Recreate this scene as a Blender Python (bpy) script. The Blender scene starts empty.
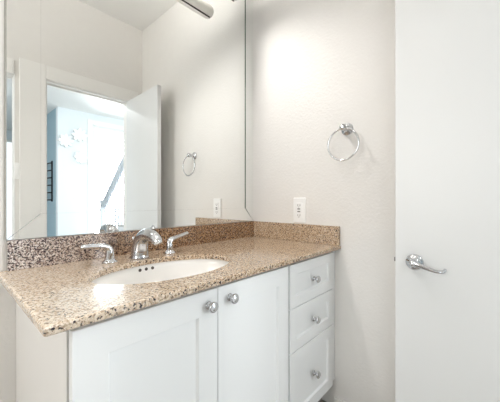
import bpy, bmesh, math, random
from mathutils import Vector, Matrix
random.seed(4)
S = bpy.context.scene
COL = S.collection
PI = math.pi

# ------------------------------------------------------------------ camera
cam_d = bpy.data.cameras.new('camera')
cam = bpy.data.objects.new('camera', cam_d); COL.objects.link(cam)
cam_d.sensor_width = 36.0
cam_d.lens = 281.14 / 500 * 36.0
cam_d.clip_start = 0.02
TH = math.radians(48.177)
cam.location = (0, 0, 1.09)
cam.rotation_euler = (PI / 2, 0, -TH)
S.camera = cam

# ------------------------------------------------------------------ world, exposure
W = bpy.data.worlds.new('daylight'); S.world = W; W.use_nodes = True
bg = W.node_tree.nodes['Background']
bg.inputs['Color'].default_value = (0.86, 0.94, 1.0, 1)
bg.inputs['Strength'].default_value = 1.2
vs = S.view_settings
vs.view_transform = 'Standard'; vs.look = 'None'; vs.gamma = 1.0
vs.use_curve_mapping = False
vs.exposure = 0.27
S.cycles.max_bounces = 14
S.cycles.diffuse_bounces = 8
S.cycles.glossy_bounces = 8
S.cycles.sample_clamp_indirect = 6.0
S.cycles.use_denoising = True
S.cycles.caustics_reflective = False
S.cycles.caustics_refractive = False


def area_light(name, loc, rot, sx, sy, power, col):
    l = bpy.data.lights.new(name, 'AREA'); l.shape = 'RECTANGLE'; l.size = sx; l.size_y = sy
    l.energy = power; l.color = col
    o = bpy.data.objects.new(name, l); COL.objects.link(o)
    o.location = loc; o.rotation_euler = rot
    return o


# fill lamps added at two made-up windows, hall side and bathroom left
area_light('hall_side_added_fill', (-2.75, -2.6, 1.35), (0, -PI / 2, 0), 2.2, 2.4, 30, (0.88, 0.95, 1.0))
area_light('hall_far_window_daylight', (2.62, -3.95, 1.5), (-PI / 2, 0, PI), 1.05, 2.2, 148, (0.92, 0.97, 1.0))
area_light('bathroom_left_added_fill', (-1.53, 0.55, 1.55), (0, -PI / 2, 0), 1.1, 0.8, 16, (1.0, 0.97, 0.93))

# ------------------------------------------------------------------ key dimensions
XR = 1.4145      # right wall
YM = 1.2345      # mirror face
YB = 1.2405      # vanity wall
YO = -0.281      # doorway wall, room side
YO2 = -0.391
ZC = 2.837
XLW = -1.40      # left wall
CT = 0.8575      # counter top
CB = 0.8375


# ------------------------------------------------------------------ helpers
def finish(o, label=None, cat=None, group=None, kind=None):
    if label: o['label'] = label
    if cat: o['category'] = cat
    if group: o['group'] = group
    if kind: o['kind'] = kind
    return o


def obj(name, bm, mat, parent=None, smooth=False, bevel=0, seg=2, autosm=True):
    me = bpy.data.meshes.new(name)
    bmesh.ops.recalc_face_normals(bm, faces=bm.faces)
    bm.to_mesh(me); bm.free()
    me.materials.append(mat)
    o = bpy.data.objects.new(name, me); COL.objects.link(o)
    if parent: o.parent = parent
    if smooth:
        for p in me.polygons: p.use_smooth = True
    if bevel:
        m = o.modifiers.new('bevel', 'BEVEL'); m.width = bevel; m.segments = seg
        m.limit_method = 'ANGLE'; m.angle_limit = math.radians(35)
    return o


def thing(name, label, cat, group=None, loc=(0, 0, 0)):
    o = bpy.data.objects.new(name, None); COL.objects.link(o)
    o.empty_display_size = 0.05
    o.location = loc
    return finish(o, label, cat, group)


def NB(): return bmesh.new()


def box(bm, x0, x1, y0, y1, z0, z1):
    v = [bm.verts.new(p) for p in ((x0, y0, z0), (x1, y0, z0), (x1, y1, z0), (x0, y1, z0),
                                   (x0, y0, z1), (x1, y0, z1), (x1, y1, z1), (x0, y1, z1))]
    for f in ((0, 3, 2, 1), (4, 5, 6, 7), (0, 1, 5, 4), (1, 2, 6, 5), (2, 3, 7, 6), (3, 0, 4, 7)):
        bm.faces.new([v[i] for i in f])
    return bm


def loft(bm, loops, cap0=True, cap1=True, closed=True):
    R = [[bm.verts.new(p) for p in L] for L in loops]
    n = len(R[0])
    for a, b in zip(R, R[1:]):
        for i in range(n if closed else n - 1):
            j = (i + 1) % n
            bm.faces.new((a[i], a[j], b[j], b[i]))
    if cap0: bm.faces.new(R[0][::-1])
    if cap1: bm.faces.new(R[-1])
    return R


def basis(d):
    d = Vector(d).normalized()
    up = Vector((0, 0, 1)) if abs(d.z) < 0.95 else Vector((1, 0, 0))
    a = d.cross(up).normalized(); b = a.cross(d).normalized()
    return d, a, b


def lathe(bm, origin, axis, prof, n=32):
    """prof: (distance along the axis, radius)"""
    d, a, b = basis(axis); o = Vector(origin)
    loops = []
    for t, r in prof:
        r = max(r, 1e-5)
        loops.append([o + d * t + (a * math.cos(2 * PI * k / n) + b * math.sin(2 * PI * k / n)) * r for k in range(n)])
    loft(bm, loops)
    return bm


def tube(bm, pts, rad, n=16, flat=None, closed=False):
    """sweep of an ellipse; rad is a list of (ra, rb): ra sideways, rb in the bending plane"""
    P = [Vector(p) for p in pts]
    if not isinstance(rad, (list, tuple)): rad = [(rad, rad)] * len(P)
    rad = [r if isinstance(r, (list, tuple)) else (r, r) for r in rad]
    loops = []
    for i, p in enumerate(P):
        if closed: t = P[(i + 1) % len(P)] - P[i - 1]
        else: t = P[min(i + 1, len(P) - 1)] - P[max(i - 1, 0)]
        t.normalize()
        s = Vector(flat) if flat else (Vector((0, 0, 1)) if abs(t.z) < .95 else Vector((1, 0, 0)))
        a = (s - t * s.dot(t)).normalized(); b = t.cross(a).normalized()
        ra, rb = rad[i]
        loops.append([p + a * ra * math.cos(2 * PI * k / n) + b * rb * math.sin(2 * PI * k / n) for k in range(n)])
    if closed:
        loops.append(loops[0])
        loft(bm, loops, False, False)
        bmesh.ops.remove_doubles(bm, verts=bm.verts, dist=1e-6)
    else:
        loft(bm, loops)
    return bm


def spline(P, n=8):
    P = [Vector(p) for p in P]; out = []
    Q = [P[0]] + P + [P[-1]]
    for i in range(1, len(Q) - 2):
        for k in range(n):
            t = k / n
            a, b, c, d = Q[i - 1], Q[i], Q[i + 1], Q[i + 2]
            out.append(0.5 * ((2 * b) + (c - a) * t + (2 * a - 5 * b + 4 * c - d) * t * t + (3 * b - a - 3 * c + d) * t ** 3))
    out.append(P[-1])
    return out


# ------------------------------------------------------------------ materials
def mat(name, col, rough=0.5, metal=0.0, **kw):
    m = bpy.data.materials.new(name); m.use_nodes = True
    b = m.node_tree.nodes['Principled BSDF']
    b.inputs['Base Color'].default_value = (*col, 1)
    b.inputs['Roughness'].default_value = rough
    b.inputs['Metallic'].default_value = metal
    for k, v in kw.items():
        b.inputs[k.replace('_', ' ')].default_value = v
    return m


def nodes(m): return m.node_tree.nodes, m.node_tree.links, m.node_tree.nodes['Principled BSDF']


def add_bump(m, scale, strength, dist=0.002, detail=4, rough=0.55):
    N, L, b = nodes(m)
    tc = N.new('ShaderNodeTexCoord'); nz = N.new('ShaderNodeTexNoise'); bp = N.new('ShaderNodeBump')
    nz.inputs['Scale'].default_value = scale; nz.inputs['Detail'].default_value = detail
    nz.inputs['Roughness'].default_value = rough
    bp.inputs['Strength'].default_value = strength; bp.inputs['Distance'].default_value = dist
    L.new(tc.outputs['Object'], nz.inputs['Vector']); L.new(nz.outputs['Fac'], bp.inputs['Height'])
    L.new(bp.outputs['Normal'], b.inputs['Normal'])


def add_mottle(m, c1, c2, scale):
    N, L, b = nodes(m)
    tc = N.new('ShaderNodeTexCoord'); nz = N.new('ShaderNodeTexNoise'); mx = N.new('ShaderNodeMix'); mx.data_type = 'RGBA'
    nz.inputs['Scale'].default_value = scale; nz.inputs['Detail'].default_value = 3
    mx.inputs[6].default_value = (*c1, 1); mx.inputs[7].default_value = (*c2, 1)
    L.new(tc.outputs['Object'], nz.inputs['Vector']); L.new(nz.outputs['Fac'], mx.inputs[0])
    L.new(mx.outputs[2], b.inputs['Base Color'])


wall_m = mat('painted_textured_wall', (0.80, 0.785, 0.76), 0.75)
add_mottle(wall_m, (0.785, 0.768, 0.740), (0.81, 0.795, 0.768), 14)
add_bump(wall_m, 70, 0.55, 0.003)
ceil_m = mat('painted_ceiling', (0.82, 0.815, 0.80), 0.85); add_bump(ceil_m, 60, 0.25, 0.003)
trim_m = mat('gloss_trim_paint', (0.86, 0.85, 0.825), 0.35); add_bump(trim_m, 8, 0.05, 0.001)
door_m = mat('satin_door_paint', (0.765, 0.775, 0.772), 0.38); add_bump(door_m, 30, 0.06, 0.001)
cab_m = mat('white_cabinet_paint', (0.90, 0.915, 0.92), 0.33); add_bump(cab_m, 40, 0.04, 0.001)
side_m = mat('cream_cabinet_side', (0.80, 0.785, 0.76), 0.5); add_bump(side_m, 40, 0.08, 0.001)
hall_m = mat('hall_wall_paint', (0.80, 0.84, 0.86), 0.8); add_bump(hall_m, 60, 0.2, 0.002)
hall_dark_m = mat('hall_blue_grey_wall', (0.36, 0.50, 0.57), 0.8); add_bump(hall_dark_m, 60, 0.2, 0.002)  # darker and bluer than the other hall walls
chrome_m = mat('polished_chrome', (0.64, 0.65, 0.67), 0.06, 1.0); add_bump(chrome_m, 5, 0.02, 0.001)
nickel_m = mat('satin_nickel', (0.78, 0.76, 0.73), 0.28, 1.0); add_bump(nickel_m, 20, 0.02, 0.001)
mirror_m = mat('silvered_glass', (0.95, 0.965, 0.955), 0.0, 1.0)
seam_m = mat('mirror_joint', (0.30, 0.31, 0.30), 0.4); add_bump(seam_m, 20, 0.02)
edge_m = mat('green_glass_edge', (0.015, 0.06, 0.035), 0.7, Specular_IOR_Level=0.1); add_bump(edge_m, 20, 0.02)
back_m = mat('mirror_backing', (0.22, 0.22, 0.20), 0.7); add_bump(back_m, 20, 0.05)
china_m = mat('white_vitreous_china', (0.90, 0.885, 0.86), 0.12, Coat_Weight=0.4); add_bump(china_m, 6, 0.01)
dark_m = mat('dark_hole', (0.05, 0.04, 0.035), 0.6); add_bump(dark_m, 60, 0.1)
plate_m = mat('white_plastic', (0.92, 0.92, 0.91), 0.3); add_bump(plate_m, 50, 0.02)
slot_m = mat('grey_outlet_slots', (0.25, 0.24, 0.23), 0.5); add_bump(slot_m, 50, 0.02)
caulk_m = mat('caulk', (0.8, 0.77, 0.72), 0.6); add_bump(caulk_m, 100, 0.1)
toe_m = mat('toe_board_in_painted_shade', (0.34, 0.32, 0.30), 0.6); add_bump(toe_m, 40, .05)  # dark grey paints in the shade below the cabinet
chan_m = mat('grey_mirror_channel', (0.34, 0.33, 0.30), 0.5, 0.3); add_bump(chan_m, 40, .03)
black_m = mat('black_iron', (0.03, 0.03, 0.035), 0.5, 0.4); add_bump(black_m, 80, 0.1)
rail_m = mat('pale_grey_rail_paint', (0.62, 0.67, 0.72), 0.45); add_bump(rail_m, 30, 0.05)
stairwhite_m = mat('white_stair_paint', (0.80, 0.83, 0.86), 0.45); add_bump(stairwhite_m, 30, 0.05)
carpet_m = mat('pale_stair_carpet', (0.60, 0.60, 0.58), 0.95); add_bump(carpet_m, 300, 0.6, 0.004)

tile_m = mat('floor_tile', (0.5, 0.47, 0.43), 0.4)
N, L, b = nodes(tile_m)
tc = N.new('ShaderNodeTexCoord'); br = N.new('ShaderNodeTexBrick')
br.offset = 0.0; br.inputs['Scale'].default_value = 1.0
br.inputs['Brick Width'].default_value = 0.33; br.inputs['Row Height'].default_value = 0.33
br.inputs['Mortar Size'].default_value = 0.004
br.inputs['Color1'].default_value = (0.30, 0.27, 0.24, 1); br.inputs['Color2'].default_value = (0.33, 0.30, 0.27, 1)
br.inputs['Mortar'].default_value = (0.25, 0.23, 0.21, 1)
L.new(tc.outputs['Object'], br.inputs['Vector']); L.new(br.outputs['Color'], b.inputs['Base Color'])

wood_m = mat('hall_floor', (0.62, 0.60, 0.57), 0.35)
add_mottle(wood_m, (0.55, 0.53, 0.5), (0.70, 0.68, 0.65), 3)

# granite: tan ground, brown and black crystals, pale quartz; backsplash greyer at left, shade painted into its right
def granite(nm, GREY, CREAM=False):
    gran_m = mat(nm, (0.5, 0.38, 0.28), 0.16, Coat_Weight=0.15, Coat_Roughness=0.05)
    N, L, b = nodes(gran_m)
    tc = N.new('ShaderNodeTexCoord')


    def noise(scale, detail=3, rough=0.6, off=0.0):
        mp = N.new('ShaderNodeMapping'); mp.inputs['Location'].default_value = (off, off * .7, off * 1.3)
        n = N.new('ShaderNodeTexNoise'); n.inputs['Scale'].default_value = scale
        n.inputs['Detail'].default_value = detail; n.inputs['Roughness'].default_value = rough
        L.new(tc.outputs['Object'], mp.inputs['Vector']); L.new(mp.outputs['Vector'], n.inputs['Vector'])
        return n.outputs['Fac']


    def voro(scale, off=0.0):
        mp = N.new('ShaderNodeMapping'); mp.inputs['Location'].default_value = (off, off, off)
        n = N.new('ShaderNodeTexVoronoi'); n.inputs['Scale'].default_value = scale
        L.new(tc.outputs['Object'], mp.inputs['Vector']); L.new(mp.outputs['Vector'], n.inputs['Vector'])
        s = N.new('ShaderNodeSeparateColor'); L.new(n.outputs['Color'], s.inputs[0])
        return s.outputs[0], s.outputs[1]


    def ramp(src, stops):
        r = N.new('ShaderNodeValToRGB'); e = r.color_ramp.elements
        while len(e) < len(stops): e.new(0.5)
        for k, (p, c) in enumerate(stops):
            e[k].position = p; e[k].color = (*c, 1)
        L.new(src, r.inputs[0]); return r.outputs[0]


    def mixc(f, a, c):
        m = N.new('ShaderNodeMix'); m.data_type = 'RGBA'
        L.new(f, m.inputs[0]); L.new(a, m.inputs[6]); L.new(c, m.inputs[7]); return m.outputs[2]


    v1, v1b = voro(270); v2, _ = voro(330, 3.1)
    K0 = (0, 0, 0); K1 = (1, 1, 1)
    warm = ramp(v1, [(0.0, (0.10, 0.055, 0.03)), (0.10, (0.22, 0.13, 0.07)), (0.28, (0.40, 0.27, 0.165)), (0.55, (0.52, 0.385, 0.255)), (0.95, (0.66, 0.54, 0.41))])
    if GREY: warm = ramp(v1, [(0.0, (0.03, 0.018, 0.012)), (0.16, (0.11, 0.055, 0.03)), (0.38, (0.25, 0.13, 0.06)), (0.65, (0.37, 0.21, 0.11)), (0.95, (0.56, 0.38, 0.22))])  # backsplash browns darkened to paint in shade and the counter's reflection
    grey = ramp(v1, [(0.0, (0.03, 0.025, 0.035)), (0.20, (0.14, 0.10, 0.11)), (0.40, (0.38, 0.31, 0.28)), (0.65, (0.60, 0.56, 0.54)), (0.95, (0.84, 0.82, 0.81))])
    sep = N.new('ShaderNodeSeparateXYZ'); L.new(tc.outputs['Object'], sep.inputs[0])
    mr = N.new('ShaderNodeMapRange'); mr.inputs[1].default_value = 0.12; mr.inputs[2].default_value = 0.62
    L.new(sep.outputs['X'], mr.inputs[0])
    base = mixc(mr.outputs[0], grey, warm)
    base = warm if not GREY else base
    if CREAM:
        crm = ramp(v1, [(0.0, (0.24, 0.16, 0.11)), (0.07, (0.40, 0.29, 0.20)), (0.20, (0.54, 0.42, 0.30)), (0.50, (0.68, 0.56, 0.43)), (0.95, (0.80, 0.71, 0.60))])
        base = mixc(mr.outputs[0], crm, warm)
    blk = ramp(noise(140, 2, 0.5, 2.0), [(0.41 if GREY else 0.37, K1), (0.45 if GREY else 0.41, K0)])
    dk = N.new('ShaderNodeRGB'); dk.outputs[0].default_value = (0.035, 0.025, 0.03, 1)
    base = mixc(blk, base, dk.outputs[0])
    pal = ramp(noise(160, 2, 0.5, 7.0), [(0.62, K0), (0.70, K1)])
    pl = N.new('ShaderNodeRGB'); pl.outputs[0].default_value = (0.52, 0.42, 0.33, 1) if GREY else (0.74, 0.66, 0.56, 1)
    base = mixc(pal, base, pl.outputs[0])
    L.new(base, b.inputs['Base Color'])
    return gran_m


gran_m = granite('speckled_brown_granite', False, True)
tan_m = granite('speckled_tan_granite', False)
splash_m = granite('speckled_granite_grey_to_painted_shade', True)


def emit(name, col, st):
    m = bpy.data.materials.new(name); m.use_nodes = True
    b = m.node_tree.nodes['Principled BSDF']
    b.inputs['Base Color'].default_value = (0.9, 0.9, 0.88, 1)
    b.inputs['Emission Color'].default_value = (*col, 1); b.inputs['Emission Strength'].default_value = st
    return m


globe_m = emit('frosted_lit_globe', (1.0, 0.97, 0.935), 510.0)
diff_m = emit('added_ceiling_fill', (1.0, 0.97, 0.94), 16.0)  # glow of an added lamp that lifts the bathroom
hdiff_m = emit('added_hall_fill', (0.96, 0.98, 1.0), 88.0)  # glow of an added lamp that lifts the hall
shade_m = mat('white_shade', (0.88, 0.87, 0.85), 0.5); add_bump(shade_m, 20, .02)
glass_m = bpy.data.materials.new('window_glass'); glass_m.use_nodes = True
N = glass_m.node_tree.nodes; L = glass_m.node_tree.links
N.clear(); out = N.new('ShaderNodeOutputMaterial'); ms = N.new('ShaderNodeMixShader'); fr_ = N.new('ShaderNodeFresnel')
t_ = N.new('ShaderNodeBsdfTransparent'); g_ = N.new('ShaderNodeBsdfGlossy'); g_.inputs['Roughness'].default_value = 0.0
fr_.inputs['IOR'].default_value = 1.3
L.new(fr_.outputs[0], ms.inputs[0]); L.new(t_.outputs[0], ms.inputs[1]); L.new(g_.outputs[0], ms.inputs[2]); L.new(ms.outputs[0], out.inputs[0])


# ------------------------------------------------------------------ room shell
def struct(name, bm, m, parent=None, **kw):
    o = obj(name, bm, m, parent, **kw)
    if parent is None: o['kind'] = 'structure'
    return o


def wall_with_holes(name, m, axis, c0, c1, a0, a1, z0, z1, holes):
    """axis 'x': wall runs along x, thickness c0..c1 in y. holes: (a0,a1,z0,z1), sorted and apart"""
    bm = NB()
    def bx(p, q, r, s):
        if q - p < 1e-5 or s - r < 1e-5: return
        if axis == 'x': box(bm, p, q, c0, c1, r, s)
        else: box(bm, c0, c1, p, q, r, s)
    cur = a0
    for h in sorted(holes):
        bx(cur, h[0], z0, z1)
        bx(h[0], h[1], z0, h[2]); bx(h[0], h[1], h[3], z1)
        cur = h[1]
    bx(cur, a1, z0, z1)
    return struct(name, bm, m)


XH = 3.7          # hall right side
DX0, DX1, DZ = 0.585, 1.285, 2.078    # doorway of the open door
EX0, EX1, EZ = -0.45, 0.398, 2.05     # second cased opening
struct('floor', box(NB(), XLW - .1, XR + .1, YO2, YB + .1, -0.05, 0.0), tile_m)
struct('ceiling', box(NB(), XLW - .1, XR + .1, YO2, YB + .1, ZC, ZC + .1), ceil_m)
wall_with_holes('wall_back', wall_m, 'x', YB, YB + .1, XLW - .1, XR + .1, 0, ZC, [])
wall_with_holes('wall_right', wall_m, 'y', XR, XR + .1, YO, YB, 0, ZC, [])
wall_with_holes('wall_left', wall_m, 'y', XLW - .1, XLW, YO, YB, 0, ZC, [(0.10, 1.00, 0.95, 2.15)])
wall_with_holes('wall_front', wall_m, 'x', YO2, YO, XLW - .1, XR + .1, 0, ZC, [(EX0, EX1, 0, EZ), (DX0, DX1, 0, DZ)])
# unseen window added in the left wall for fill light (behind the camera's left shoulder)
def window(name, axis, c, a0, a1, z0, z1, nx, nz, fr=0.05, th=0.05):
    w = thing(name, None, None); w['kind'] = 'structure'
    bm = NB()
    def bx(p, q, r, s, t=th):
        if axis == 'y': box(bm, c - t / 2, c + t / 2, p, q, r, s)
        else: box(bm, p, q, c - t / 2, c + t / 2, r, s)
    bx(a0, a0 + fr, z0, z1); bx(a1 - fr, a1, z0, z1)
    bx(a0 + fr, a1 - fr, z0, z0 + fr); bx(a0 + fr, a1 - fr, z1 - fr, z1)
    for i in range(1, nx):
        a = a0 + (a1 - a0) * i / nx; bx(a - .012, a + .012, z0 + fr, z1 - fr, th * .6)
    for i in range(1, nz):
        z = z0 + (z1 - z0) * i / nz; bx(a0 + fr, a1 - fr, z - .012, z + .012, th * .55)
    obj('window_frame', bm, trim_m, w)
    bm = NB(); 
    if axis == 'y': box(bm, c - .003, c + .003, a0 + fr * .8, a1 - fr * .8, z0 + fr * .8, z1 - fr * .8)
    else: box(bm, a0 + fr * .8, a1 - fr * .8, c - .003, c + .003, z0 + fr * .8, z1 - fr * .8)
    obj('window_pane', bm, glass_m, w)
    return w


window('added_window_1', 'y', XLW - .06, 0.10, 1.00, 0.95, 2.15, 1, 2)

# casing of both openings on the bathroom side and jambs
def casing(name, x0, x1, zt, wl, wr, hd, y, y2):
    bm = NB()
    for yy, s in ((y, 1), (y2, -1)):
        a, bb = (yy - .001, yy + .018) if s > 0 else (yy - .018, yy + .001)
        if wl: box(bm, x0 - wl, x0 + .006, a, bb, 0, zt + hd)
        if wr: box(bm, x1 - .006, x1 + wr, a, bb, 0, zt + hd)
        box(bm, x0 + .006, x1 - .006, a, bb, zt - .006, zt + hd)
    return struct(name, bm, trim_m, bevel=.004)


casing('trim_1', DX0, DX1, DZ, 0.160, 0.080, 0.108, YO, YO2)
casing('trim_2', EX0, EX1, EZ, 0.09, 0.0, 0.108, YO, YO2)
bm = NB()
box(bm, DX0 - .002, DX0 + .015, YO2, YO, 0, DZ); box(bm, DX1 - .015, DX1 + .002, YO2, YO, 0, DZ)
box(bm, DX0 + .015, DX1 - .015, YO2, YO, DZ - .015, DZ + .002)
box(bm, DX0 + .015, DX0 + .027, YO2 + .02, YO - .045, 0, DZ - .015)
box(bm, DX0 + .027, DX1 - .015, YO2 + .02, YO - .045, DZ - .027, DZ - .015)
struct('trim_3', bm, trim_m)
struct('baseboard_right', box(NB(), XR - .014, XR, YO + .02, 0.66, 0, 0.055), trim_m, bevel=.004)
struct('baseboard_back', box(NB(), XLW, 0.18, YB - .014, YB, 0, 0.10), trim_m, bevel=.004)

# the open door, swung in against the right wall
door = thing('door_1', None, None); door['kind'] = 'structure'
door.location = (1.270, YO + .004, 0)
door.rotation_euler = (0, 0, math.atan2(0.011, 0.597))
dw = 0.5975
obj('door_slab', box(NB(), -0.021, 0.014, 0.0, dw, 0.012, 2.066), door_m, door, bevel=.002)
for z in (0.25, 1.05, 1.85):
    bm = NB(); lathe(bm, (0.020, 0.004, z - .045), (0, 0, 1), [(0, .006), (.09, .006)], 12)
    obj('hinge', bm, nickel_m, door, smooth=False)
hz = 0.853
hy = 0.597 - 0.068
hnd = thing('door_handle', None, None); hnd.parent = door
bm = NB(); lathe(bm, (-0.0205, hy, hz), (-1, 0, 0), [(0, .031), (.004, .031), (.008, .029), (.012, .022), (.014, .016), (.030, .0125), (.040, .0125)], 40)
obj('rosette', bm, chrome_m, hnd, smooth=True, bevel=0)
bm = NB()
P = spline([(-.060, hy + .004, hz + .001), (-.0615, hy - .014, hz), (-.061, hy - .045, hz - .010), (-.059, hy - .078, hz - .018), (-.053, hy - .098, hz - .016), (-.043, hy - .100, hz - .010)], 6)
n = len(P)
tube(bm, P, [(0.0105 - 0.005 * min(1, i / n * 1.4), 0.009 - 0.004 * min(1, i / n * 1.4)) for i in range(n)], 14)
lathe(bm, (-0.055, hy, hz), (-1, 0, 0), [(-.004, .0125), (.006, .0125), (.012, .011), (.016, .006), (.017, .001)], 24)
obj('lever', bm, chrome_m, hnd, smooth=True)
bm = NB(); box(bm, -.012, .006, dw - .001, dw + .0012, hz - .028, hz + .028)
obj('latch_plate', bm, nickel_m, door)
bm = NB(); box(bm, -.010, .002, dw, dw + .007, hz - .008, hz + .008)
obj('latch_bolt', bm, slot_m, door)

# ------------------------------------------------------------------ hall beyond the doorway
HX = 1.5; HY = -3.64
bm = box(NB(), -2.7, XH, HY - .12, YO2, -0.05, 0.0); box(bm, -2.7, HX + .12, -6.7, HY - .12, -0.05, 0.0)
struct('floor_hall', bm, wood_m)
bm = box(NB(), -2.7, XH, HY - .12, YO2, ZC, ZC + .1); box(bm, -2.7, HX + .12, -6.7, HY - .12, ZC, ZC + .1)
struct('ceiling_hall', bm, ceil_m)
wall_with_holes('wall_hall_far', hall_m, 'x', HY - .12, HY, HX, XH, 0, ZC, [(2.09, 3.15, 0.05, 2.62)])
wall_with_holes('wall_hall_blue_grey', hall_dark_m, 'y', HX, HX + .12, -6.6, HY - .12, 0, ZC, [])
wall_with_holes('wall_hall_end', hall_m, 'x', -6.7, -6.6, -2.7, HX + .12, 0, ZC, [(0.5, 1.42, 0.05, 2.6)])
wall_with_holes('wall_hall_right', hall_m, 'y', XH, XH + .1, HY - .12, YO2, 0, ZC, [])
wall_with_holes('wall_hall_left', hall_m, 'y', -2.7, -2.6, -6.7, YO2, 0, ZC, [(-3.8, -1.4, 0.25, 2.45)])
wall_with_holes('wall_hall_near', hall_m, 'x', YO2 - .001, YO2 + .09, XR + .1, XH, 0, ZC, [])
wall_with_holes('wall_hall_near_left', hall_m, 'x', YO2, YO2 + .09, -2.7, XLW - .1, 0, ZC, [])
window('window_2', 'x', HY - .06, 2.09, 3.15, 0.05, 2.62, 2, 1, 0.06)
window('added_window_4', 'x', -6.65, 0.5, 1.42, 0.05, 2.6, 1, 1, 0.05)  # made-up window, added to brighten the end of the hall
window('added_window_3', 'y', -2.65, -3.8, -1.4, 0.25, 2.45, 3, 1, 0.06)  # unseen window added to go with the hall's side fill
bm = NB()
box(bm, 2.00, 2.095, HY - .001, HY + .02, 0, 2.71); box(bm, 3.145, 3.24, HY - .001, HY + .02, 0, 2.71); box(bm, 2.095, 3.145, HY - .001, HY + .02, 2.615, 2.71)
struct('trim_4', bm, trim_m, bevel=.004)

# staircase rising toward the bathroom wall
st = thing('staircase', 'white staircase with a pale sloping handrail, seen through the doorway in the mirror', 'staircase')
SX = 1.93; y_low = -2.70; rise = 0.18; run = 0.208
NS = 8
for i in range(NS):
    bm = NB(); box(bm, SX, SX + .95, y_low + i * run, y_low + (i + 1) * run, 0 if i == 0 else 0.0 + (i - 0) * rise * 0.0, (i + 1) * rise - .03)
    s_ = obj('step', bm, stairwhite_m, st)
    bm = NB(); box(bm, SX - .015, SX + .95, y_low + i * run - .02, y_low + (i + 1) * run, (i + 1) * rise - .03, (i + 1) * rise)
    obj('tread', bm, carpet_m, st, bevel=.006)
bm = NB()
sl = rise / run
def railz(y): return 1.08 + (y + 2.64) * sl
ys = [y_low - .02, y_low + NS * run]
tube(bm, [(SX + .03, ys[0], railz(ys[0])), (SX + .03, ys[1], railz(ys[1]))], [(.055, .05)] * 2, 16)
obj('handrail', bm, rail_m, st, smooth=True)
for i in range(NS):
    for k in (0.25, 0.75):
        y = y_low + (i + k) * run
        bm = NB(); lathe(bm, (SX + .03, y, (i + 1) * rise), (0, 0, 1),
                         [(0, .016), (.06, .016), (.08, .010), (.25, .018), (.5, .009), (railz(y) - (i + 1) * rise - .03, .011)], 12)
        obj('baluster', bm, rail_m, st, smooth=True)
bm = NB(); box(bm, SX - .01, SX + .07, y_low - .10, y_low - .02, 0, 1.08)
box(bm, SX - .02, SX + .08, y_low - .11, y_low - .01, 1.08, 1.11)
obj('newel_post', bm, stairwhite_m, st, bevel=.005)

# black rack on the blue grey hall wall
rk = thing('wall_rack', 'black iron ladder shaped rack hanging on the blue grey wall in the mirror', 'rack')
x = HX - .012
bm = NB()
for y in (-3.97, -4.38):
    box(bm, x - .012, x + .012, y - .012, y + .012, 1.08, 1.86)
obj('upright', bm, black_m, rk)
for i in range(6):
    z = 1.11 + i * .142
    bm = NB(); tube(bm, [(x - .01, -3.96, z), (x - .035, -4.05, z), (x - .035, -4.30, z), (x - .01, -4.39, z)], .013, 8)
    obj('rung', bm, black_m, rk, smooth=True)

# three white metal flowers on the hall wall
FL = [(1.62, 2.22, .13, 'white petalled wall flower nearest the hall corner in the mirror'),
      (1.93, 2.36, .14, 'topmost white petalled wall flower on the pale hall wall in the mirror'),
      (1.98, 1.93, .12, 'lowest white petalled wall flower beside the bright hall window in the mirror')]
for X, Z, R_, lab in FL:
    if X + R_ > 2.0: X = 2.0 - R_ - .01
    f = thing('wall_flower', lab, 'wall decoration', 'white flowers on the hall wall')
    for k in range(8):
        a = 2 * PI * k / 8
        bm = NB()
        c = Vector((X, HY + .012, Z)); d = Vector((math.cos(a), 0, math.sin(a))); s = Vector((-math.sin(a), 0, math.cos(a)))
        L1 = []; L2 = []
        for q in range(12):
            ph = 2 * PI * q / 12
            p = c + d * (R_ * .56 + R_ * .42 * math.cos(ph)) + s * (R_ * .24 * math.sin(ph))
            L1.append(p + Vector((0, -.004, 0))); L2.append(p + Vector((0, .010 + .06 * (1 + math.cos(ph)) / 2, 0)))
        loft(bm, [L1, L2])
        obj('petal', bm, plate_m, f)
    bm = NB(); lathe(bm, (X, HY, Z), (0, 1, 0), [(0, R_ * .2), (.02, R_ * .2), (.03, R_ * .1)], 16)
    obj('flower_centre', bm, plate_m, f, smooth=True)

def switch(name, cx, cz, w, h, lab, cat, y, n=1):
    t = thing(name, lab, cat)
    obj('cover_plate', box(NB(), cx - w / 2, cx + w / 2, y, y + .007, cz - h / 2, cz + h / 2), plate_m, t, bevel=.003)
    for i in range(n):
        c = cx + (i - (n - 1) / 2) * w / n
        obj('rocker', box(NB(), c - min(w / n * .28, .017), c + min(w / n * .28, .017), y + .006, y + .011, cz - h * .28, cz + h * .28), plate_m, t, bevel=.002)
    return t
switch('light_switch', 1.86, 1.18, .17, .13, 'white double switch plate on the pale hall wall seen in the mirror', 'switch', HY, 2)
switch('thermostat', 1.82, 1.40, .12, .10, 'small white thermostat just above the hall switch plate in the mirror', 'thermostat', HY, 1)
switch('light_switch', 0.412, 1.32, .034, .125, 'narrow white switch plate between the two door casings at the mirror left', 'switch', YO, 1)

# ------------------------------------------------------------------ mirror
MX0, MX1, MZ0, MZ1 = 0.158, XR - .0015, 0.9595, 2.70
IX0, IX1, IZ0, IZ1 = 0.252, 1.330, 1.045, 2.61
mir = thing('wall_mirror', 'large frameless wall mirror with mitred border strips around its centre pane above the granite', 'mirror')
obj('backing', box(NB(), MX0 + .001, MX1 - .001, YM + .0022, YB + .0005, MZ0 + .001, MZ1 - .001), back_m, mir)


def slab(bm, pts, y0, y1):
    A = [bm.verts.new((x, y0, z)) for x, z in pts]; B = [bm.verts.new((x, y1, z)) for x, z in pts]
    n = len(pts)
    bm.faces.new(A); bm.faces.new(B[::-1])
    for i in range(n):
        j = (i + 1) % n; bm.faces.new((A[i], B[i], B[j], A[j]))
    return bm


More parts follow.
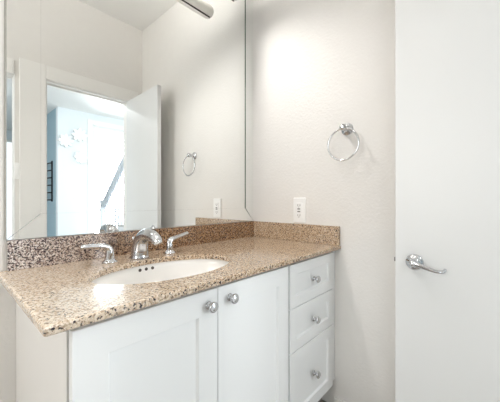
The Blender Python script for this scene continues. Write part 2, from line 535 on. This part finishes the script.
g = .0003
BV = 0.013; TAN = math.tan(math.radians(0.8)) * BV
# pane with bevelled border
bm = NB()
o_ = [(IX0, IZ0), (IX1, IZ0), (IX1, IZ1), (IX0, IZ1)]
i_ = [(IX0 + BV, IZ0 + BV), (IX1 - BV, IZ0 + BV), (IX1 - BV, IZ1 - BV), (IX0 + BV, IZ1 - BV)]
Bk = [bm.verts.new((x, YM + .002, z)) for x, z in o_]
O = [bm.verts.new((x, YM + TAN, z)) for x, z in o_]; I = [bm.verts.new((x, YM, z)) for x, z in i_]
bm.faces.new(I); bm.faces.new(Bk[::-1])
for i in range(4):
    j = (i + 1) % 4; bm.faces.new((O[i], O[j], I[j], I[i])); bm.faces.new((Bk[i], Bk[j], O[j], O[i]))
obj('centre_pane', bm, mirror_m, mir)
a, b2, c, d = MX0, MX1, MZ0, MZ1
strips = [[(a, c + g), (IX0 - g, IZ0 + g * .0), (IX0 - g, IZ1), (a, d - g)],
          [(IX1 + .008, IZ0), (b2, c + g), (b2, d - g), (IX1 + .008, IZ1)],
          [(a + g, c), (b2 - g, c), (IX1, IZ0 - g), (IX0, IZ0 - g)],
          [(IX0, IZ1 + g), (IX1, IZ1 + g), (b2 - g, d), (a + g, d)]]
for P in strips:
    obj('mirror_strip', slab(NB(), P, YM, YM + .002), mirror_m, mir)
obj('pane_edge', box(NB(), IX1 + .0001, IX1 + .0075, YM - .0004, YM + .002, IZ0, IZ1), edge_m, mir, )
for (p, q) in (((a, c), (IX0, IZ0)), ((b2, c), (IX1, IZ0))):
    pv = Vector((p[0], 0, p[1])); qv = Vector((q[0], 0, q[1])); nrm = (qv - pv).cross(Vector((0, 1, 0))).normalized() * .0009
    pts = [(v.x, v.z) for v in (pv + nrm, qv + nrm, qv - nrm, pv - nrm)]
    obj('mitre_joint', slab(NB(), pts, YM - .0003, YM + .001), seam_m, mir)

# vanity light: long rounded bar on the mirror with three frosted globes
obj('edge_channel', box(NB(), MX0 - .006, MX0 - .0002, YM - .0015, YB + .0005, MZ0, MZ1), chan_m, mir)
vl = thing('vanity_light', 'long rounded satin vanity light bar with shaded bulbs standing off the top of the mirror', 'wall light')
ly, lz, lr, lx0, lx1 = 1.1145, 2.262, 0.043, 0.40, 1.155
bm = NB()
pf = [(0, .002), (.002, .014), (.008, .026), (.018, .036), (.034, .041)]
L_ = pf + [(lx1 - lx0 - t, q) for t, q in pf[::-1]]
lathe(bm, (lx0, ly, lz), (1, 0, 0), L_, 40)
obj('light_bar', bm, nickel_m, vl, smooth=True)
obj('groove', box(NB(), lx0 + .03, lx1 - .03, ly + .012, ly + .017, lz - lr - .0005, lz - lr + .006), dark_m, vl)
bm = NB(); lathe(bm, (0.78, YM + .001, lz + .01), (0, -1, 0), [(0, .060), (.010, .060), (.016, .052), (.018, .016), (.09, .016)], 40)
obj('wall_mount', bm, nickel_m, vl, smooth=True)
for x in (0.51, 0.78, 1.05):
    cy, cz = 1.050, 2.352
    bm = NB(); bmesh.ops.create_uvsphere(bm, u_segments=24, v_segments=16, radius=.024)
    bmesh.ops.translate(bm, verts=bm.verts, vec=(x, cy, cz))
    obj('bulb', bm, globe_m, vl, smooth=True)
    bm = NB()
    pr_ = [(.017, .044), (-.010, .050), (-.040, .055), (-.040, .052), (-.010, .047), (.017, .041)]
    Lq = [[(x + r_ * math.cos(2 * PI * k / 32), cy + r_ * math.sin(2 * PI * k / 32), cz + h_) for k in range(32)] for h_, r_ in pr_]
    loft(bm, Lq + [Lq[0]], False, False); bmesh.ops.remove_doubles(bm, verts=bm.verts, dist=1e-6)
    obj('lamp_shade', bm, shade_m, vl, smooth=True)
    bm = NB(); tube(bm, [(x, ly, lz + .03), (x, ly - .001, cz + .03), (x, ly - .02, cz + .045), (x, cy, cz + .042), (x, cy, cz + .016)], .006, 12, flat=(1, 0, 0))
    obj('arm', bm, nickel_m, vl, smooth=True)

def added_ceiling_light(x, y, m, label):  # lamps added as fill for bathroom and hall
    cl = thing('added_ceiling_light', label, 'ceiling light')
    bm = NB(); lathe(bm, (x, y, ZC), (0, 0, -1), [(0, .17), (.03, .17), (.035, .165)], 48)
    obj('base', bm, nickel_m, cl, smooth=False)
    bm = NB(); lathe(bm, (x, y, ZC - .033), (0, 0, -1), [(0, .155), (.02, .15), (.045, .12), (.062, .07), (.067, .001)], 48)
    obj('diffuser', bm, m, cl, smooth=True)


added_ceiling_light(-0.35, 0.50, diff_m, 'added round flush fill light with lit frosted diffuser on the bathroom ceiling')
added_ceiling_light(0.6, -2.0, hdiff_m, 'added round flush fill light with lit frosted diffuser on the hall ceiling')

# ------------------------------------------------------------------ countertop with oval cut-out
SCX, SCY, SA, SB = 0.556, 0.884, 0.256, 0.162
ctx = thing('countertop', 'polished speckled brown granite countertop with oval sink cutout and backsplash', 'countertop')
cx0, cx1, cy0, cy1 = 0.132, XR - .0005, 0.627, YB - .0005
NP = 128


def rect_pt(ang, ins, r=.012):
    dx, dy = math.cos(ang), math.sin(ang)
    x0, x1, y0, y1 = cx0 + ins, cx1 - ins, cy0 + ins, cy1 - ins
    t = 1e9
    if dx > 1e-9: t = min(t, (x1 - SCX) / dx)
    if dx < -1e-9: t = min(t, (x0 - SCX) / dx)
    if dy > 1e-9: t = min(t, (y1 - SCY) / dy)
    if dy < -1e-9: t = min(t, (y0 - SCY) / dy)
    return SCX + dx * t, SCY + dy * t


angs = [2 * PI * k / NP for k in range(NP)]
for (X, Y) in ((cx0, cy0), (cx1, cy0), (cx1, cy1), (cx0, cy1)):
    angs.append(math.atan2(Y - SCY, X - SCX) % (2 * PI))
angs = sorted(set(round(q, 6) for q in angs))
bm = NB()
loops = []
def ell(a, b3, z): return [(SCX + a * math.cos(q), SCY + b3 * math.sin(q), z) for q in angs]
def rl(ins, z): return [(*rect_pt(q, ins), z) for q in angs]
loops = [ell(SA + .002, SB + .002, CB), ell(SA, SB, CB + .003), ell(SA, SB, CT - .004), ell(SA + .0015, SB + .0015, CT - .001), ell(SA + .004, SB + .004, CT),
         rl(.006, CT), rl(.002, CT - .0015), rl(0, CT - .005), rl(0, CB + .003), rl(.003, CB)]
R_ = [[bm.verts.new(p) for p in Lp] for Lp in loops]
R_.append(R_[0])
n = len(angs)
for A, B in zip(R_, R_[1:]):
    for i in range(n):
        j = (i + 1) % n; bm.faces.new((A[i], A[j], B[j], B[i]))
obj('slab', bm, gran_m, ctx)
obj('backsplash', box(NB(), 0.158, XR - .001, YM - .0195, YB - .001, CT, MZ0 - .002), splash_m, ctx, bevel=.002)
obj('side_splash', box(NB(), XR - .020, XR - .0005, 0.630, YM - .020, CT, MZ0 - .002), tan_m, ctx, bevel=.002)

# ------------------------------------------------------------------ sink
sk = thing('sink', 'white oval undermount china sink set below the granite countertop', 'sink')
bm = NB()
prof = [(1.10, 0), (1.10, -.012), (1.035, -.012), (1.03, -.03), (1.0, -.07), (.90, -.105), (.72, -.132), (.45, -.145), (.13, -.150)]
def el(k, z, n=72): return [(SCX + SA * k * math.cos(2 * PI * i / n), SCY + (SB * k) * math.sin(2 * PI * i / n), CB - .0005 + z) for i in range(n)]
prof_in = [(1.12, -.012), (1.12, 0), (1.025, 0), (1.02, -.02), (1.0, -.05), (.95, -.085), (.84, -.115), (.62, -.138), (.35, -.147), (.10, -.151)]
prof_out = [(.10, -.165), (.40, -.160), (.70, -.150), (.93, -.122), (1.02, -.085), (1.06, -.04), (1.07, -.012)]
Lp = [el(k, z) for k, z in prof_in + prof_out]
loft(bm, Lp + [Lp[0]], False, False)
bmesh.ops.remove_doubles(bm, verts=bm.verts, dist=1e-6)
obj('basin', bm, china_m, sk, smooth=True)
bm = NB(); lathe(bm, (SCX, SCY, CB - .1525), (0, 0, 1), [(0, .012), (0.001, .026), (.004, .026), (.006, .020), (.004, .015), (.007, .012), (.009, .001)], 32)
obj('drain', bm, chrome_m, sk, smooth=True)
for dx in (-.0265, 0, .0265):
    a = PI / 2 - dx / SB * .62
    p = Vector((SCX + SA * 1.018 * math.cos(a), SCY + SB * 1.018 * math.sin(a), CB - .017))
    nrm = Vector((-math.cos(a) / SA, -math.sin(a) / SB, 0)).normalized()
    bm = NB(); lathe(bm, p - nrm * .004, nrm, [(0, .0062), (.0052, .0062)], 20)
    obj('overflow_hole', bm, dark_m, sk)

# ------------------------------------------------------------------ faucet
fc = thing('faucet', 'chrome widespread bathroom faucet with arched spout and two lever handles behind the sink', 'faucet')
FX = 0.561
bm = NB()
P = spline([(FX, 1.112, CT), (FX, 1.112, CT + .012), (FX, 1.108, CT + .045), (FX, 1.090, CT + .080), (FX, 1.055, CT + .098), (FX, 1.010, CT + .096), (FX, .978, CT + .083), (FX, .968, CT + .072)], 6)
n = len(P) - 1
def rr_(i):
    t = i / n
    ra = .026 * (1 - t) ** 1.0 + .0185
    rb = .023 * (1 - t) ** 1.1 + .0165
    return (ra * .85, rb)
tube(bm, P, [rr_(i) for i in range(n + 1)], 24, flat=(1, 0, 0))
obj('spout', bm, chrome_m, fc, smooth=True)
bm = NB(); tube(bm, [(FX, 1.112, CT), (FX, 1.112, CT + .004), (FX, 1.112, CT + .006)], [(.038, .039), (.038, .039), (.036, .037)], 32, flat=(1, 0, 0))
obj('base_plate', bm, chrome_m, fc, smooth=True)
bm = NB(); lathe(bm, (FX - .004, 1.158, CT), (0, 0, 1), [(0, .003), (.066, .003), (.068, .006), (.076, .0075), (.082, .005), (.084, .001)], 16)
obj('lift_rod', bm, chrome_m, fc, smooth=True)
for x, s, lift in ((0.4394, -1, .006), (0.6958, 1, .018)):
    y = 1.106
    h = thing('handle', None, None); h.parent = fc
    bm = NB(); lathe(bm, (x, y, CT), (0, 0, 1), [(0, .027), (.004, .027), (.008, .023), (.012, .018), (.014, .0185)], 32)
    obj('handle_base', bm, chrome_m, h, smooth=True)
    P = spline([(x, y, CT + .008), (x, y, CT + .035), (x + s * .003, y, CT + .053), (x + s * .020, y, CT + .064), (x + s * .055, y, CT + .066 + lift * .3), (x + s * .096, y, CT + .063 + lift)], 6)
    n = len(P) - 1
    bm = NB()
    tube(bm, P, [(.0175 - .004 * i / n, .0175 - .0095 * min(1, i / n * 1.4)) for i in range(n + 1)], 18, flat=(0, 1, 0))
    lathe(bm, P[-1], (s, 0, .1), [(-.002, .0075), (.002, .006), (.004, .001)], 12)
    obj('lever', bm, chrome_m, h, smooth=True)

# ------------------------------------------------------------------ vanity cabinet
vc = thing('vanity_cabinet', 'white shaker vanity cabinet with two doors and three drawers under the granite', 'cabinet')
FY = 0.655   # door and drawer face
VX0, VX1, VZ0 = 0.182, XR - .001, 0.130
bm = NB()
box(bm, VX0 + .018, VX1, FY + .0255, YB - .002, VZ0, VZ0 + .018)
box(bm, VX1 - .018, VX1, FY + .0255, YB - .002, VZ0 + .018, CB - .0005)
box(bm, VX0 + .018, VX1 - .018, YB - .010, YB - .002, VZ0 + .018, CB - .0005)
box(bm, VX0 + .018, VX1 - .018, FY + .0255, FY + .040, VZ0 + .018, .20)
box(bm, VX0 + .018, VX1 - .018, FY + .0255, FY + .040, .79, CB - .0005)
for q in (VX0 + .018, .566, .958, VX1 - .046): box(bm, q, q + .028, FY + .0255, FY + .040, .20, .79)
for q in (.430, .618): box(bm, .986, VX1 - .046, FY + .0255, FY + .040, q, q + .03)
obj('body', bm, cab_m, vc)
obj('side_panel', box(NB(), VX0 + .001, VX0 + .018, FY + .0255, YB - .002, 0.0, CB - .0005), side_m, vc)
obj('toe_kick', box(NB(), VX0 + .03, VX1, 0.735, 0.75, 0.0, VZ0), toe_m, vc)
obj('filler', box(NB(), 1.3885, VX1, FY + .006, FY + .0214, VZ0 + .015, CB - .0005), cab_m, vc, bevel=.001)


def front(name, x0, x1, z0, z1, st, rec=.009, slope=.005):
    """shaker front: raised frame, small sloping bead, recessed panel; 19 mm thick"""
    bm = NB(); y = FY; yb = FY + .0205
    def rc(i, yy): return [(x0 + i, yy, z0 + i), (x1 - i, yy, z0 + i), (x1 - i, yy, z1 - i), (x0 + i, yy, z1 - i)]
    loft(bm, [rc(0, yb), rc(0, y + .0015), rc(.0015, y), rc(st, y), rc(st + slope, y + rec)], True, True)
    return obj(name, bm, cab_m, vc)


def knob(par, x, z):
    bm = NB(); lathe(bm, (x, FY + .0005, z), (0, -1, 0), [(0, .0125), (.002, .0125), (.004, .010), (.005, .006), (.012, .0055), (.015, .010), (.018, .0150), (.022, .0165), (.026, .0155), (.0285, .0130), (.0275, .0105), (.029, .008), (.030, .001)], 32)
    k = obj('knob', bm, chrome_m, par, smooth=True)
    k['label'] = 'round chrome knob'


ZT = 0.822
d1 = front('cabinet_door', 0.186, 0.5815, 0.1285, ZT, .072)
d2 = front('cabinet_door', 0.5845, 0.9700, 0.1285, ZT, .068)
knob(d1, 0.5465, 0.776); knob(d2, 0.6345, 0.779)
dr = [(0.6355, ZT, .046), (0.4495, 0.6315, .046), (0.1285, 0.4455, .052)]
for (z0, z1, s), kz in zip(dr, (0.727, 0.538, 0.285)):
    o = front('drawer', 0.9835, 1.3790, z0, z1, s)
    knob(o, 1.1810, kz)

# ------------------------------------------------------------------ towel ring
tr = thing('towel_ring', 'chrome towel ring on a round post on the right wall', 'towel ring')
ry, rz = 0.592, 1.459
bm = NB(); lathe(bm, (XR + .0005, ry, rz), (-1, 0, 0), [(0, .031), (.005, .031), (.008, .028), (.011, .020), (.016, .013), (.034, .010), (.042, .011)], 36)
obj('wall_mount', bm, chrome_m, tr, smooth=True)
bm = NB(); lathe(bm, (XR - .040, ry, rz), (-1, 0, 0), [(0, .012), (.004, .0165), (.016, .0175), (.026, .015), (.031, .008), (.032, .001)], 28)
obj('post_head', bm, chrome_m, tr, smooth=True)
bm = NB(); R0 = .079
tube(bm, [(XR - .056, ry + R0 * math.sin(2 * PI * k / 64), rz - .006 - R0 + R0 * math.cos(2 * PI * k / 64)) for k in range(64)], .0045, 12, flat=(1, 0, 0), closed=True)
obj('ring', bm, chrome_m, tr, smooth=True)

# ------------------------------------------------------------------ outlet
ot = thing('wall_outlet', 'white rectangular wall outlet with grey slots just above the side splash', 'outlet')
oy, oz = 0.876, 1.0365
obj('cover_plate', box(NB(), XR - .007, XR + .0005, oy - .041, oy + .041, oz - .072, oz + .072), plate_m, ot, bevel=.003)
obj('receptacle', box(NB(), XR - .010, XR - .0065, oy - .020, oy + .020, oz - .043, oz + .043), plate_m, ot, bevel=.001)
for s in (-1, 1):
    for k in (-1, 1):
        obj('slot', box(NB(), XR - .0105, XR - .0098, oy + k * .007 - .0016, oy + k * .007 + .0016, oz + s * .029 - .006, oz + s * .029 + .006), slot_m, ot)
    bm = NB(); lathe(bm, (XR - .0098, oy, oz + s * .029 - .0105), (-1, 0, 0), [(0, .0028), (.0008, .0028)], 12)
    obj('ground_hole', bm, slot_m, ot)
for s, m_ in ((-1, slot_m), (1, slot_m)):
    obj('test_button', box(NB(), XR - .0118, XR - .0098, oy - .009, oy + .009, oz + s * .0075 - .0035, oz + s * .0075 + .0035), m_, ot)
